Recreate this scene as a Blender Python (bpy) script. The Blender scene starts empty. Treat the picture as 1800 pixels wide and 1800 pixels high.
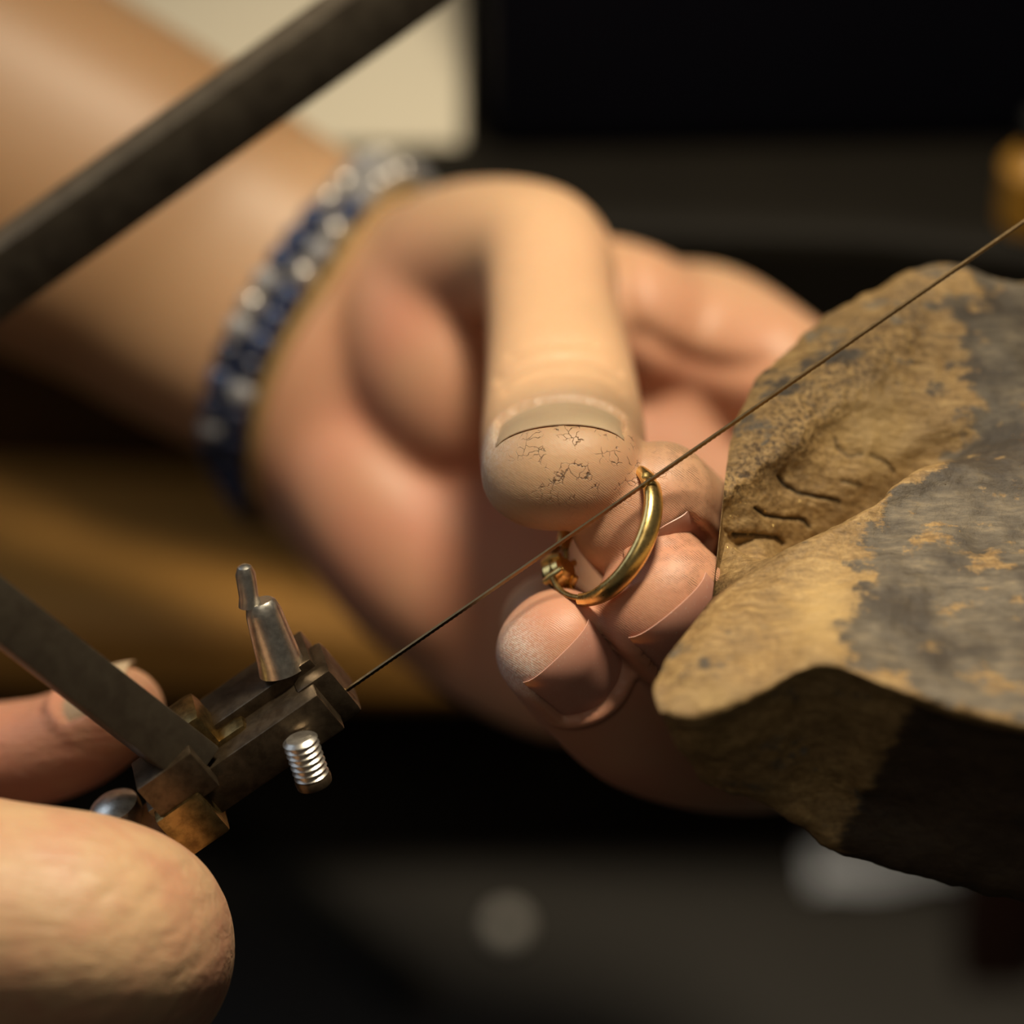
import bpy, bmesh, math, random
import numpy as np
from mathutils import Vector, Matrix, noise as mnoise
from mathutils.bvhtree import BVHTree

random.seed(7)
rng = np.random.default_rng(7)
sc = bpy.context.scene
COL = sc.collection

# ------------------------------------------------------------------ camera
D = 400.0                       # focus distance, mm
FIELD = 130.0                   # width seen at the focus distance, mm
S = 1800.0 / FIELD              # px per mm there
PITCH = math.radians(38)
F = np.array([0.0, 0.0, 0.90])  # focus point in the room, m
RGT = np.array([1.0, 0, 0])
FWD = np.array([0, math.cos(PITCH), -math.sin(PITCH)])
UPV = np.array([0, math.sin(PITCH), math.cos(PITCH)])
M = np.stack([RGT, UPV, -FWD], axis=1)      # columns: right, up, towards the viewer

cd = bpy.data.cameras.new('camera')
cam_o = bpy.data.objects.new('camera', cd); COL.objects.link(cam_o)
cd.sensor_width = 36.0
cd.lens = 36.0 * D / FIELD
cd.clip_start = 0.01
cd.dof.use_dof = True
cd.dof.focus_distance = D / 1000
cd.dof.aperture_fstop = cd.lens / 20.0
mw = Matrix.Identity(4)
for r in range(3):
    for c in range(3):
        mw[r][c] = M[r, c]
cpos = F - FWD * D / 1000
mw.translation = Vector(cpos)
cam_o.matrix_world = mw
sc.camera = cam_o

# ------------------------------------------------------------------ light
sc.view_settings.view_transform = 'Standard'
sc.view_settings.look = 'None'
sc.view_settings.gamma = 1.0
sc.view_settings.exposure = 0.0
sc.view_settings.use_curve_mapping = False
sc.cycles.use_denoising = True
w = bpy.data.worlds.new('room'); sc.world = w; w.use_nodes = True
w.node_tree.nodes['Background'].inputs[0].default_value = (1.0, 0.90, 0.76, 1)
w.node_tree.nodes['Background'].inputs[1].default_value = 0.042

def area(name, loc_mm, target_mm, size, power, colour):
    l = bpy.data.lights.new(name, 'AREA'); l.shape = 'DISK'; l.size = size
    l.energy = power; l.color = colour
    o = bpy.data.objects.new(name, l); COL.objects.link(o)
    p = Vector(F + np.array(loc_mm) / 1000); t = Vector(F + np.array(target_mm) / 1000)
    o.location = p
    o.rotation_euler = (t - p).to_track_quat('-Z', 'Y').to_euler()
    return o
def spot(name, loc_mm, target_mm, radius, power, colour, cone, blend):
    l = bpy.data.lights.new(name, 'SPOT'); l.shadow_soft_size = radius; l.energy = power; l.color = colour
    l.spot_size = math.radians(cone); l.spot_blend = blend
    o = bpy.data.objects.new(name, l); COL.objects.link(o)
    p = Vector(F + np.array(loc_mm) / 1000); t = Vector(F + np.array(target_mm) / 1000)
    o.location = p; o.rotation_euler = (t - p).to_track_quat('-Z', 'Y').to_euler()
    return o
spot('bench_lamp', (45, 38, 340), (10, 4, 0), 0.036, 8.2, (1.0, 0.86, 0.64), 76, 1.0)
area('window_light', (-700, 250, 420), (0, 60, -40), 0.5, 0.85, (0.66, 0.80, 1.0))
area('front_fill', (-150, -900, 1250), (0, 0, 0), 0.8, 1.5, (1.0, 0.88, 0.68))  # unseen fill, added to lift the sides that face the viewer

# ------------------------------------------------------------------ helpers
def cam(px, py, d):
    """camera-space point in mm (x right, y up, z towards the viewer) for a place seen at px,py and d mm past focus"""
    z = D + d
    return np.array([(px - 900) / S * z / D, (900 - py) / S * z / D, -d])
def to_world(v):
    return F + (np.asarray(v) @ M.T) / 1000.0
def wl(x, y, z):
    """room millimetres relative to the focus point -> camera space mm"""
    return np.array([x, y, z]) @ M
def nrm(v):
    v = np.asarray(v, float); return v / max(1e-9, np.linalg.norm(v))

ORIG = {}
def tag(o, label=None, cat=None, group=None, kind=None):
    if label: o['label'] = label
    if cat: o['category'] = cat
    if group: o['group'] = group
    if kind: o['kind'] = kind
    return o
def empty(name, v_cam):
    o = bpy.data.objects.new(name, None); COL.objects.link(o)
    o.empty_display_size = 0.01
    ORIG[o.name] = to_world(v_cam); o.location = ORIG[o.name]
    return o
def link(name, me, origin_w, parent=None):
    o = bpy.data.objects.new(name, me); COL.objects.link(o)
    ORIG[o.name] = np.array(origin_w)
    if parent is not None:
        o.parent = parent
        o.location = ORIG[o.name] - ORIG[parent.name]
    else:
        o.location = ORIG[o.name]
    return o
def mesh_obj(name, v_cam, faces, mat, parent=None, smooth=True, attrs=None, origin=None, autosmooth=None):
    vw = to_world(v_cam)
    if origin is None:
        o_w = np.array([(vw[:, 0].min() + vw[:, 0].max()) / 2, (vw[:, 1].min() + vw[:, 1].max()) / 2, vw[:, 2].min()])
    else:
        o_w = to_world(origin)
    me = bpy.data.meshes.new(name)
    me.from_pydata((vw - o_w).tolist(), [], [list(map(int, f)) for f in faces])
    bm = bmesh.new(); bm.from_mesh(me)
    bmesh.ops.recalc_face_normals(bm, faces=bm.faces)
    bm.to_mesh(me); bm.free()
    if smooth:
        me.polygons.foreach_set('use_smooth', [True] * len(me.polygons))
    if attrs:
        for k, a in attrs.items():
            at = me.attributes.new(k, 'FLOAT', 'POINT')
            at.data.foreach_set('value', np.asarray(a, np.float32))
    me.materials.append(mat)
    o = link(name, me, o_w, parent)
    if autosmooth is not None:
        me.set_sharp_from_angle(angle=math.radians(autosmooth))
    return o

class MB:
    """collects shapes (camera-space mm) for ONE mesh"""
    def __init__(s): s.v = []; s.f = []; s.n = 0
    def add(s, v, f):
        v = np.asarray(v, float); s.v.append(v)
        s.f += [[i + s.n for i in q] for q in f]; s.n += len(v)
    def box(s, c, ax, half, bev=0.0):
        bm = bmesh.new(); bmesh.ops.create_cube(bm, size=2.0)
        for v in bm.verts: v.co = Vector([v.co[i] * half[i] for i in range(3)])
        if bev > 0:
            bmesh.ops.bevel(bm, geom=bm.edges[:], offset=bev, segments=2, profile=0.6, affect='EDGES')
        bm.verts.index_update()
        A = np.stack([nrm(a) for a in ax], axis=0)
        v = np.array([list(q.co) for q in bm.verts]) @ A + np.asarray(c)
        s.add(v, [[q.index for q in f.verts] for f in bm.faces]); bm.free()
    def lathe(s, base, axis, prof, seg=28, flat=1.0, side=None):
        t = nrm(axis); ref = np.array([0, 0, 1.0]) if side is None else np.asarray(side)
        u = nrm(np.cross(t, ref)); w_ = np.cross(t, u)
        v = []; f = []
        for (r, h) in prof:
            for k in range(seg):
                a = 2 * math.pi * k / seg
                v.append(np.asarray(base) + t * h + u * r * math.cos(a) + w_ * r * flat * math.sin(a))
        n = len(prof)
        for i in range(n - 1):
            for k in range(seg):
                k2 = (k + 1) % seg
                f.append([i * seg + k, i * seg + k2, (i + 1) * seg + k2, (i + 1) * seg + k])
        f.append(list(range(seg))[::-1]); f.append([(n - 1) * seg + k for k in range(seg)])
        s.add(v, f)
    def tube(s, pts, r, seg=12):
        pts = np.asarray(pts, float); n = len(pts); v = []; f = []
        rr = np.full(n, r) if np.isscalar(r) else np.asarray(r)
        prev = None
        for i in range(n):
            t = nrm(pts[min(i + 1, n - 1)] - pts[max(i - 1, 0)])
            if prev is None:
                u = nrm(np.cross(t, [0.3, 0.2, 1.0]))
            else:
                u = nrm(prev - t * np.dot(prev, t))
            prev = u; w_ = np.cross(t, u)
            for k in range(seg):
                a = 2 * math.pi * k / seg
                v.append(pts[i] + rr[i] * (u * math.cos(a) + w_ * math.sin(a)))
        for i in range(n - 1):
            for k in range(seg):
                k2 = (k + 1) % seg
                f.append([i * seg + k, i * seg + k2, (i + 1) * seg + k2, (i + 1) * seg + k])
        f.append(list(range(seg))[::-1]); f.append([(n - 1) * seg + k for k in range(seg)])
        s.add(v, f)
    def sphere(s, c, r, seg=14, rings=9, sc_=(1, 1, 1), ax=None):
        A = np.eye(3) if ax is None else np.stack([nrm(a) for a in ax])
        v = [np.array([0, 0, 1.0])]; f = []
        for i in range(1, rings):
            th = math.pi * i / rings
            for k in range(seg):
                a = 2 * math.pi * k / seg
                v.append(np.array([math.sin(th) * math.cos(a), math.sin(th) * math.sin(a), math.cos(th)]))
        v.append(np.array([0, 0, -1.0])); last = len(v) - 1
        for k in range(seg):
            f.append([0, 1 + k, 1 + (k + 1) % seg])
            f.append([last, last - seg + (k + 1) % seg, last - seg + k])
        for i in range(rings - 2):
            for k in range(seg):
                k2 = (k + 1) % seg
                a = 1 + i * seg
                f.append([a + k, a + seg + k, a + seg + k2, a + k2])
        s.add((np.array(v) * np.asarray(sc_) * r) @ A + np.asarray(c), f)
    def build(s, name, mat, parent=None, smooth=True, autosmooth=35, origin=None, attrs=None):
        return mesh_obj(name, np.concatenate(s.v), s.f, mat, parent, smooth, attrs, origin, autosmooth if smooth else None)

def catmull(pts, sub, ten=0.5):
    P = np.asarray(pts, float); n = len(P); out = []
    for i in range(n - 1):
        p1, p2 = P[i], P[i + 1]
        m1 = (P[i + 1] - P[max(i - 1, 0)]) * ten * (1 if i > 0 else 2 * ten)
        m2 = (P[min(i + 2, n - 1)] - P[i]) * ten
        for k in range(sub):
            t = k / sub
            out.append((2*t**3-3*t**2+1)*p1 + (t**3-2*t**2+t)*m1 + (-2*t**3+3*t**2)*p2 + (t**3-t**2)*m2)
    out.append(P[-1]); return np.array(out)

# ------------------------------------------------------------------ materials
def mat_new(name):
    m = bpy.data.materials.new(name); m.use_nodes = True
    return m, m.node_tree, m.node_tree.nodes['Principled BSDF']
def nd(nt, typ, **kw):
    n = nt.nodes.new(typ)
    for k, v in kw.items():
        if k in n.inputs: n.inputs[k].default_value = v
        else: setattr(n, k, v)
    return n
def ramp(nt, src, stops):
    r = nt.nodes.new('ShaderNodeValToRGB')
    e = r.color_ramp.elements
    while len(e) < len(stops): e.new(0.5)
    for q, (p, c) in zip(e, stops):
        q.position = p; q.color = (*c, 1) if len(c) == 3 else c
    nt.links.new(src, r.inputs[0]); return r.outputs[0]
def mix(nt, fac, a, b, mode='MIX'):
    n = nt.nodes.new('ShaderNodeMix'); n.data_type = 'RGBA'; n.blend_type = mode
    for i, x in ((0, fac), (6, a), (7, b)):
        if hasattr(x, 'is_linked') or hasattr(x, 'links'): nt.links.new(x, n.inputs[i])
        elif i == 0: n.inputs[0].default_value = x
        else: n.inputs[i].default_value = (*x, 1)
    return n.outputs[2]
def mth(nt, op, a, b=0.5, c=None):
    n = nt.nodes.new('ShaderNodeMath'); n.operation = op
    for i, x in enumerate((a, b) if c is None else (a, b, c)):
        if hasattr(x, 'links'): nt.links.new(x, n.inputs[i])
        else: n.inputs[i].default_value = x
    return n.outputs[0]
def coords(nt, scale=1000.0, rot=(0, 0, 0), stretch=(1, 1, 1)):
    t = nt.nodes.new('ShaderNodeTexCoord'); mp = nt.nodes.new('ShaderNodeMapping')
    mp.inputs['Scale'].default_value = [scale * q for q in stretch]; mp.inputs['Rotation'].default_value = rot
    nt.links.new(t.outputs['Object'], mp.inputs[0]); return mp.outputs[0]
def noise(nt, co, scale, detail=4, rough=0.55, dist=0.0):
    n = nd(nt, 'ShaderNodeTexNoise', Scale=scale, Detail=detail, Roughness=rough, Distortion=dist)
    nt.links.new(co, n.inputs['Vector']); return n.outputs['Fac']
def attr(nt, name):
    n = nt.nodes.new('ShaderNodeAttribute'); n.attribute_name = name; return n.outputs['Fac']
def bump(nt, h, strength, dist_mm, prev=None):
    b = nt.nodes.new('ShaderNodeBump'); b.inputs['Strength'].default_value = strength
    b.inputs['Distance'].default_value = dist_mm / 1000
    nt.links.new(h, b.inputs['Height'])
    if prev is not None: nt.links.new(prev, b.inputs['Normal'])
    return b.outputs[0]

def skin_mat(name, base, pink):
    m, nt, bs = mat_new(name); co = coords(nt)
    big = noise(nt, co, 0.06, 3); fine = noise(nt, co, 0.7, 4, 0.6)
    c = mix(nt, mth(nt, 'MULTIPLY', attr(nt, 'pink'), 0.85), base, pink)
    c = mix(nt, ramp(nt, big, [(0.35, (0, 0, 0)), (0.7, (1, 1, 1))]), c, [q * 0.86 for q in base], 'MIX')
    c = mix(nt, mth(nt, 'MULTIPLY', attr(nt, 'pink'), 0.6), c, pink)
    c = mix(nt, mth(nt, 'MULTIPLY', fine, 0.35), c, [base[0]*0.72, base[1]*0.62, base[2]*0.55])
    c = mix(nt, attr(nt, 'tan'), c, [q * k for q, k in zip(base, (0.50, 0.44, 0.38))])  # browner forearm skin, darkened further in colour for the weaker lamplight there
    # grime held in cracks and print ridges
    vor = nt.nodes.new('ShaderNodeTexVoronoi'); vor.feature = 'DISTANCE_TO_EDGE'
    wob = nt.nodes.new('ShaderNodeTexNoise'); wob.inputs['Scale'].default_value = 0.5; wob.inputs['Detail'].default_value = 3
    nt.links.new(co, wob.inputs['Vector'])
    add = nt.nodes.new('ShaderNodeVectorMath'); add.operation = 'MULTIPLY_ADD'
    nt.links.new(wob.outputs['Color'], add.inputs[0]); add.inputs[1].default_value = (2.2, 2.2, 2.2); nt.links.new(co, add.inputs[2])
    nt.links.new(add.outputs[0], vor.inputs['Vector']); vor.inputs['Scale'].default_value = 0.8
    crack = ramp(nt, vor.outputs['Distance'], [(0.0, (1, 1, 1)), (0.05, (0, 0, 0))])
    patch = ramp(nt, noise(nt, co, 0.38, 4), [(0.50, (0, 0, 0)), (0.57, (1, 1, 1))])
    cr = mth(nt, 'MULTIPLY', mth(nt, 'MULTIPLY', crack, patch), attr(nt, 'crack'))
    wv = nd(nt, 'ShaderNodeTexWave', Scale=1.5, Distortion=7.0, Detail=1.5); wv.inputs['Detail Scale'].default_value = 0.35
    wv.bands_direction = 'DIAGONAL'
    nt.links.new(co, wv.inputs['Vector'])
    ridge = wv.outputs['Fac']
    inkn = ramp(nt, noise(nt, co, 0.55, 4, 0.7), [(0.42, (0, 0, 0)), (0.6, (1, 1, 1))])
    inkl = mth(nt, 'MULTIPLY', ramp(nt, ridge, [(0.0, (1, 1, 1)), (0.38, (0, 0, 0))]), inkn)
    ink = mth(nt, 'MULTIPLY', inkl, attr(nt, 'ink'))
    c = mix(nt, mth(nt, 'MINIMUM', mth(nt, 'MAXIMUM', cr, ink), 0.9), c, (0.045, 0.030, 0.020))
    # pale filing dust
    dn = ramp(nt, noise(nt, co, 2.2, 3, 0.7), [(0.40, (0, 0, 0)), (0.66, (1, 1, 1))])
    dust = mth(nt, 'MULTIPLY', attr(nt, 'dust'), mth(nt, 'MULTIPLY_ADD', dn, 0.65, 0.35))
    c = mix(nt, mth(nt, 'MULTIPLY', dust, 0.68), c, (0.86, 0.77, 0.70))
    nt.links.new(c, bs.inputs['Base Color'])
    bs.inputs['Roughness'].default_value = 0.47
    bs.inputs['Specular IOR Level'].default_value = 0.42
    bs.inputs['Subsurface Weight'].default_value = 0.22
    bs.inputs['Subsurface Radius'].default_value = (1.0, 0.36, 0.18)
    bs.inputs['Subsurface Scale'].default_value = 0.0022
    v2 = nt.nodes.new('ShaderNodeTexVoronoi'); v2.inputs['Scale'].default_value = 1.5; nt.links.new(co, v2.inputs['Vector'])
    n1 = bump(nt, v2.outputs['Distance'], 0.16, 0.10)
    n2 = bump(nt, mth(nt, 'MULTIPLY', ridge, attr(nt, 'ridge')), 0.22, 0.06, n1)
    n3 = bump(nt, mth(nt, 'SUBTRACT', 1.0, cr), 0.5, 0.25, n2)
    wco = coords(nt, 1000, (0, 0, math.radians(-25)), (0.22, 1.0, 0.9))
    wn = noise(nt, wco, 0.55, 4, 0.6, 0.6)
    n3 = bump(nt, mth(nt, 'MULTIPLY', wn, attr(nt, 'wrinkle')), 0.55, 0.7, n3)
    nt.links.new(n3, bs.inputs['Normal'])
    return m

def nail_mat(name, c0, c1):
    m, nt, bs = mat_new(name); co = coords(nt)
    c = mix(nt, noise(nt, co, 0.25, 3), c0, c1)
    edge = attr(nt, 'edge')
    c = mix(nt, mth(nt, 'MULTIPLY', edge, 0.15), c, (0.62, 0.50, 0.40))
    sp = ramp(nt, noise(nt, co, 2.6, 3, 0.7), [(0.62, (0, 0, 0)), (0.70, (1, 1, 1))])
    c = mix(nt, mth(nt, 'MULTIPLY', sp, 0.4), c, (0.70, 0.58, 0.48))
    nt.links.new(c, bs.inputs['Base Color'])
    bs.inputs['Roughness'].default_value = 0.42
    bs.inputs['Subsurface Weight'].default_value = 0.15
    bs.inputs['Subsurface Radius'].default_value = (1.0, 0.4, 0.2)
    bs.inputs['Subsurface Scale'].default_value = 0.0015
    st = noise(nt, coords(nt, 1000, (0.5, 0.2, 0.8), (3, 0.2, 0.2)), 0.8, 2)
    nt.links.new(bump(nt, st, 0.15, 0.08), bs.inputs['Normal'])
    return m

def metal_mat(name, col, rough, var=0.3, grime=(0.02, 0.016, 0.012), gr=0.4, sc_=0.6, metallic=1.0):
    m, nt, bs = mat_new(name); co = coords(nt)
    n1 = noise(nt, co, sc_, 5, 0.65)
    g = ramp(nt, n1, [(0.40, (0, 0, 0)), (0.62, (1, 1, 1))])
    c = mix(nt, mth(nt, 'MULTIPLY', g, gr), col, grime)
    nt.links.new(c, bs.inputs['Base Color'])
    bs.inputs['Metallic'].default_value = metallic
    r = mth(nt, 'MULTIPLY_ADD', noise(nt, co, sc_ * 2.5, 3), var, rough - var / 2)
    nt.links.new(r, bs.inputs['Roughness'])
    nt.links.new(bump(nt, noise(nt, co, 3.0, 3), 0.15, 0.06), bs.inputs['Normal'])
    return m

def plain_mat(name, c0, c1, rough=0.7, sc_=0.1, bmp=0.2, spec=0.3, stretch=(1, 1, 1)):
    m, nt, bs = mat_new(name); co = coords(nt, 1000, (0, 0, 0), stretch)
    nt.links.new(mix(nt, noise(nt, co, sc_, 5), c0, c1), bs.inputs['Base Color'])
    bs.inputs['Roughness'].default_value = rough
    bs.inputs['Specular IOR Level'].default_value = spec
    nt.links.new(bump(nt, noise(nt, co, sc_ * 8, 4), bmp, 0.3), bs.inputs['Normal'])
    return m

SKIN = skin_mat('skin', (0.66, 0.43, 0.25), (0.54, 0.215, 0.145))
NAIL = nail_mat('nail_pink', (0.60, 0.29, 0.21), (0.52, 0.22, 0.16))
THUMBNAIL = nail_mat('nail_yellowed', (0.66, 0.48, 0.30), (0.58, 0.38, 0.24))
GOLD = metal_mat('gold', (1.0, 0.73, 0.28), 0.30, 0.2, (0.45, 0.26, 0.07), 0.3, 0.8)
GOLD_DARK = metal_mat('gold_dull', (0.45, 0.29, 0.10), 0.45, 0.2, (0.04, 0.03, 0.015), 0.6, 0.9)
GREY_STEEL = metal_mat('browned_steel', (0.115, 0.094, 0.068), 0.42, 0.25, (0.03, 0.02, 0.013), 0.5, 0.35, 0.35)
DARK_STEEL = metal_mat('darkened_steel', (0.055, 0.044, 0.030), 0.42, 0.25, (0.03, 0.02, 0.013), 0.5, 0.35, 0.4)
BLADE = metal_mat('blade_steel', (0.24, 0.165, 0.085), 0.38, 0.2, (0.10, 0.07, 0.03), 0.3, 0.8)
CLAMP = metal_mat('clamp_steel', (0.11, 0.08, 0.05), 0.36, 0.3, (0.035, 0.022, 0.012), 0.6, 0.5, 0.75)
BRIGHT = metal_mat('bright_steel', (0.78, 0.74, 0.66), 0.36, 0.2, (0.16, 0.12, 0.08), 0.3, 0.7)
BRASS = metal_mat('worn_brass', (0.36, 0.25, 0.10), 0.36, 0.25, (0.06, 0.035, 0.015), 0.6, 0.5)

def pin_mat():
    m, nt, bs = mat_new('worn_pin_wood'); co = coords(nt)
    # stretched grain, running along the pin
    gco = coords(nt, 1000, (0, 0, math.radians(12)), (0.22, 1.0, 1.0))
    grain = noise(nt, gco, 1.3, 5, 0.65, 0.3)
    big = noise(nt, co, 0.11, 4, 0.6)
    fine = noise(nt, co, 1.6, 5, 0.7)
    c = ramp(nt, grain, [(0.28, (0.15, 0.085, 0.030)), (0.5, (0.33, 0.205, 0.080)), (0.72, (0.49, 0.33, 0.14))])
    c = mix(nt, mth(nt, 'MULTIPLY', ramp(nt, big, [(0.42, (0, 0, 0)), (0.68, (1, 1, 1))]), 0.6), c, (0.17, 0.108, 0.05))
    pits = ramp(nt, fine, [(0.38, (1, 1, 1)), (0.56, (0, 0, 0))])
    c = mix(nt, mth(nt, 'MULTIPLY', pits, mth(nt, 'MULTIPLY_ADD', attr(nt, 'stipple'), 0.75, 0.25)), c, (0.060, 0.034, 0.014))
    c = mix(nt, mth(nt, 'MULTIPLY', attr(nt, 'pale'), 0.55), c, (0.58, 0.40, 0.17))
    # grey grubby skin on the untouched top
    pn = mth(nt, 'MULTIPLY_ADD', mth(nt, 'SUBTRACT', noise(nt, gco, 0.40, 6, 0.75), 0.5), 1.5, mth(nt, 'MULTIPLY_ADD', mth(nt, 'SUBTRACT', noise(nt, co, 0.13, 6, 0.68), 0.5), 2.6, attr(nt, 'patina')))
    pm = ramp(nt, pn, [(0.38, (0, 0, 0)), (0.58, (1, 1, 1))])
    pc = ramp(nt, noise(nt, gco, 0.9, 6, 0.7), [(0.3, (0.045, 0.040, 0.034)), (0.5, (0.12, 0.105, 0.083)), (0.64, (0.20, 0.165, 0.115)), (0.78, (0.36, 0.26, 0.13))])
    pc = mix(nt, ramp(nt, noise(nt, co, 0.085, 4, 0.6), [(0.40, (1, 1, 1)), (0.58, (0, 0, 0))]), pc, (0.035, 0.032, 0.030))
    c = mix(nt, mth(nt, 'MULTIPLY', pm, 0.90), c, pc)
    dn = mth(nt, 'MULTIPLY_ADD', mth(nt, 'SUBTRACT', noise(nt, gco, 0.6, 4, 0.6), 0.5), 1.0, attr(nt, 'front_dark'))
    c = mix(nt, mth(nt, 'MULTIPLY', ramp(nt, dn, [(0.4, (0, 0, 0)), (0.6, (1, 1, 1))]), 0.9), c, (0.030, 0.019, 0.013))
    c = mix(nt, mth(nt, 'MULTIPLY', attr(nt, 'cut'), 0.92), c, (0.018, 0.013, 0.009))
    nt.links.new(c, bs.inputs['Base Color'])
    bs.inputs['Roughness'].default_value = 0.55
    bs.inputs['Specular IOR Level'].default_value = 0.35
    n1 = bump(nt, fine, 0.55, 0.35)
    n2 = bump(nt, grain, 0.40, 0.35, n1)
    vr = nt.nodes.new('ShaderNodeTexVoronoi'); vr.inputs['Scale'].default_value = 0.75; nt.links.new(co, vr.inputs['Vector'])
    n3 = bump(nt, mth(nt, 'MULTIPLY', vr.outputs['Distance'], attr(nt, 'stipple')), 0.65, 0.5, n2)
    sco = coords(nt, 1000, (0, 0, math.radians(-32)), (0.10, 1.6, 0.35))
    st = noise(nt, sco, 1.1, 3, 0.6)
    n4 = bump(nt, mth(nt, 'MULTIPLY', st, attr(nt, 'filed')), 0.8, 0.5, n3)
    nt.links.new(n4, bs.inputs['Normal'])
    return m
PINWOOD = pin_mat()
SHELFWOOD = plain_mat('orange_wood', (0.85, 0.43, 0.11), (0.62, 0.29, 0.06), 0.45, 0.03, 0.2, 0.4, (0.2, 1, 1))
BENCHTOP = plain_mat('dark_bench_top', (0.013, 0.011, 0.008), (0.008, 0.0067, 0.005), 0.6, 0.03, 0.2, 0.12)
TRAY = plain_mat('dark_leather', (0.046, 0.042, 0.037), (0.030, 0.027, 0.023), 0.6, 0.02, 0.3)
CREAM = plain_mat('cream_plastic', (0.74, 0.68, 0.54), (0.70, 0.64, 0.50), 0.6, 0.02, 0.1)
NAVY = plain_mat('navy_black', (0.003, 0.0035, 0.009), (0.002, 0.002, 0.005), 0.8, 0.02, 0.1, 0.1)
AMBER = plain_mat('amber', (0.42, 0.22, 0.03), (0.30, 0.14, 0.02), 0.35, 0.05, 0.1, 0.5)
PAPER = plain_mat('grey_paper', (0.78, 0.82, 0.90), (0.70, 0.74, 0.82), 0.8, 0.05, 0.1)
WHITE = plain_mat('white_bead', (0.8, 0.76, 0.70), (0.7, 0.66, 0.6), 0.4, 0.1, 0.1)
POST = plain_mat('dark_red_wood', (0.060, 0.017, 0.008), (0.035, 0.010, 0.006), 0.6, 0.03, 0.2)
BLACKM = plain_mat('black_iron', (0.012, 0.012, 0.011), (0.008, 0.008, 0.007), 0.6, 0.05, 0.1)
FLOORM = plain_mat('floor_lino', (0.05, 0.045, 0.04), (0.035, 0.03, 0.027), 0.7, 0.005, 0.1)
WALLM = plain_mat('wall_paint', (0.20, 0.185, 0.16), (0.17, 0.155, 0.135), 0.85, 0.004, 0.1)
HANDLE = plain_mat('handle_wood', (0.30, 0.15, 0.06), (0.20, 0.09, 0.035), 0.45, 0.1, 0.2, 0.4, (0.2, 1, 1))
CORD = plain_mat('tan_cord', (0.40, 0.27, 0.10), (0.30, 0.19, 0.07), 0.8, 0.3, 0.3)
BEAD_SILVER = metal_mat('bead_silver', (0.50, 0.47, 0.43), 0.35, 0.2, (0.2, 0.19, 0.18), 0.4, 0.5, 0.6)
BEAD_BLUE = plain_mat('bead_blue', (0.035, 0.055, 0.13), (0.02, 0.035, 0.09), 0.3, 0.3, 0.1, 0.5)
BEAD_NAVY = plain_mat('bead_navy', (0.018, 0.026, 0.06), (0.010, 0.014, 0.035), 0.3, 0.3, 0.1, 0.5)
BEAD_GREY = plain_mat('bead_grey', (0.30, 0.30, 0.31), (0.2, 0.2, 0.22), 0.35, 0.3, 0.1, 0.5)

# ------------------------------------------------------------------ room and bench
def room_poly(pts2, z0, z1):
    """horizontal slab in room mm from an outline"""
    n = len(pts2)
    v = [wl(x, y, z0) for x, y in pts2] + [wl(x, y, z1) for x, y in pts2]
    f = [list(range(n))[::-1], list(range(n, 2 * n))]
    for i in range(n):
        j = (i + 1) % n; f.append([i, j, n + j, n + i])
    return np.array(v), f
FZ = -900
v, f = room_poly([(-2500, -2500), (2500, -2500), (2500, 2500), (-2500, 2500)], FZ - 40, FZ)
tag(mesh_obj('floor', v, f, FLOORM, smooth=False), kind='structure')
v, f = room_poly([(-2500, 1500), (2500, 1500), (2500, 1560), (-2500, 1560)], FZ, 1700)
tag(mesh_obj('wall_back', v, f, WALLM, smooth=False), kind='structure')

bench = empty('workbench', wl(0, 350, FZ))
tag(bench, 'dark jeweller workbench with a curved cutout behind the hands', 'workbench')
out = [(-520, 640), (-520, 470), (-300, 400), (-140, 250), (-92, 168), (-60, 149), (-10, 128), (60, 124), (118, 112), (128, 60), (128, -40), (150, -130), (230, -190), (520, -200), (520, 640)]
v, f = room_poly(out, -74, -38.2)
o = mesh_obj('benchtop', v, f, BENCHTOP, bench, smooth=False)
bv = o.modifiers.new('b', 'BEVEL'); bv.width = 0.004; bv.segments = 3; bv.limit_method = 'ANGLE'
curve = [(x, 142 + 46 * (max(0, -x - 20) / 400) ** 1.6) for x in range(-500, 521, 40)]
v, f = room_poly([(500, 420), (-500, 420)] + curve, -160, -138)
o = mesh_obj('wooden_shelf', v, f, SHELFWOOD, bench, smooth=False); o['label'] = 'orange-brown wooden shelf under the bench top'
bv = o.modifiers.new('b', 'BEVEL'); bv.width = 0.006; bv.segments = 3; bv.limit_method = 'ANGLE'
v, f = room_poly([(-500, 214), (0, 186), (500, 186), (500, 194), (0, 194), (-500, 222)], -138, -74)
o = mesh_obj('shade_panel', v, f, plain_mat('shade_panel_brown', (0.055, 0.028, 0.010), (0.035, 0.018, 0.007), 0.6, 0.03, 0.2), bench, smooth=False)  # dark panel added to stand for the shade over the shelf's rear
for (x, y) in ((-490, 600), (490, 600), (490, -160)):
    v, f = room_poly([(x - 25, y - 25), (x + 25, y - 25), (x + 25, y + 25), (x - 25, y + 25)], FZ, -74)
    mesh_obj('leg', v, f, POST, bench, smooth=False)
mb = MB()
mb.box(wl(0, 170, -219), (wl(1, 0, 0), wl(0, 1, 0), wl(0, 0, 1)), (480, 240, 4), 1.0)
for sx in (-1, 1): mb.box(wl(sx * 478, 170, -200), (wl(1, 0, 0), wl(0, 1, 0), wl(0, 0, 1)), (4, 240, 20), 1.0)
mb.box(wl(0, -68, -205), (wl(1, 0, 0), wl(0, 1, 0), wl(0, 0, 1)), (480, 4, 14), 1.0)
o = mb.build('catch_tray', TRAY, bench); o['label'] = 'dark grey catch tray low under the work'

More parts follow.
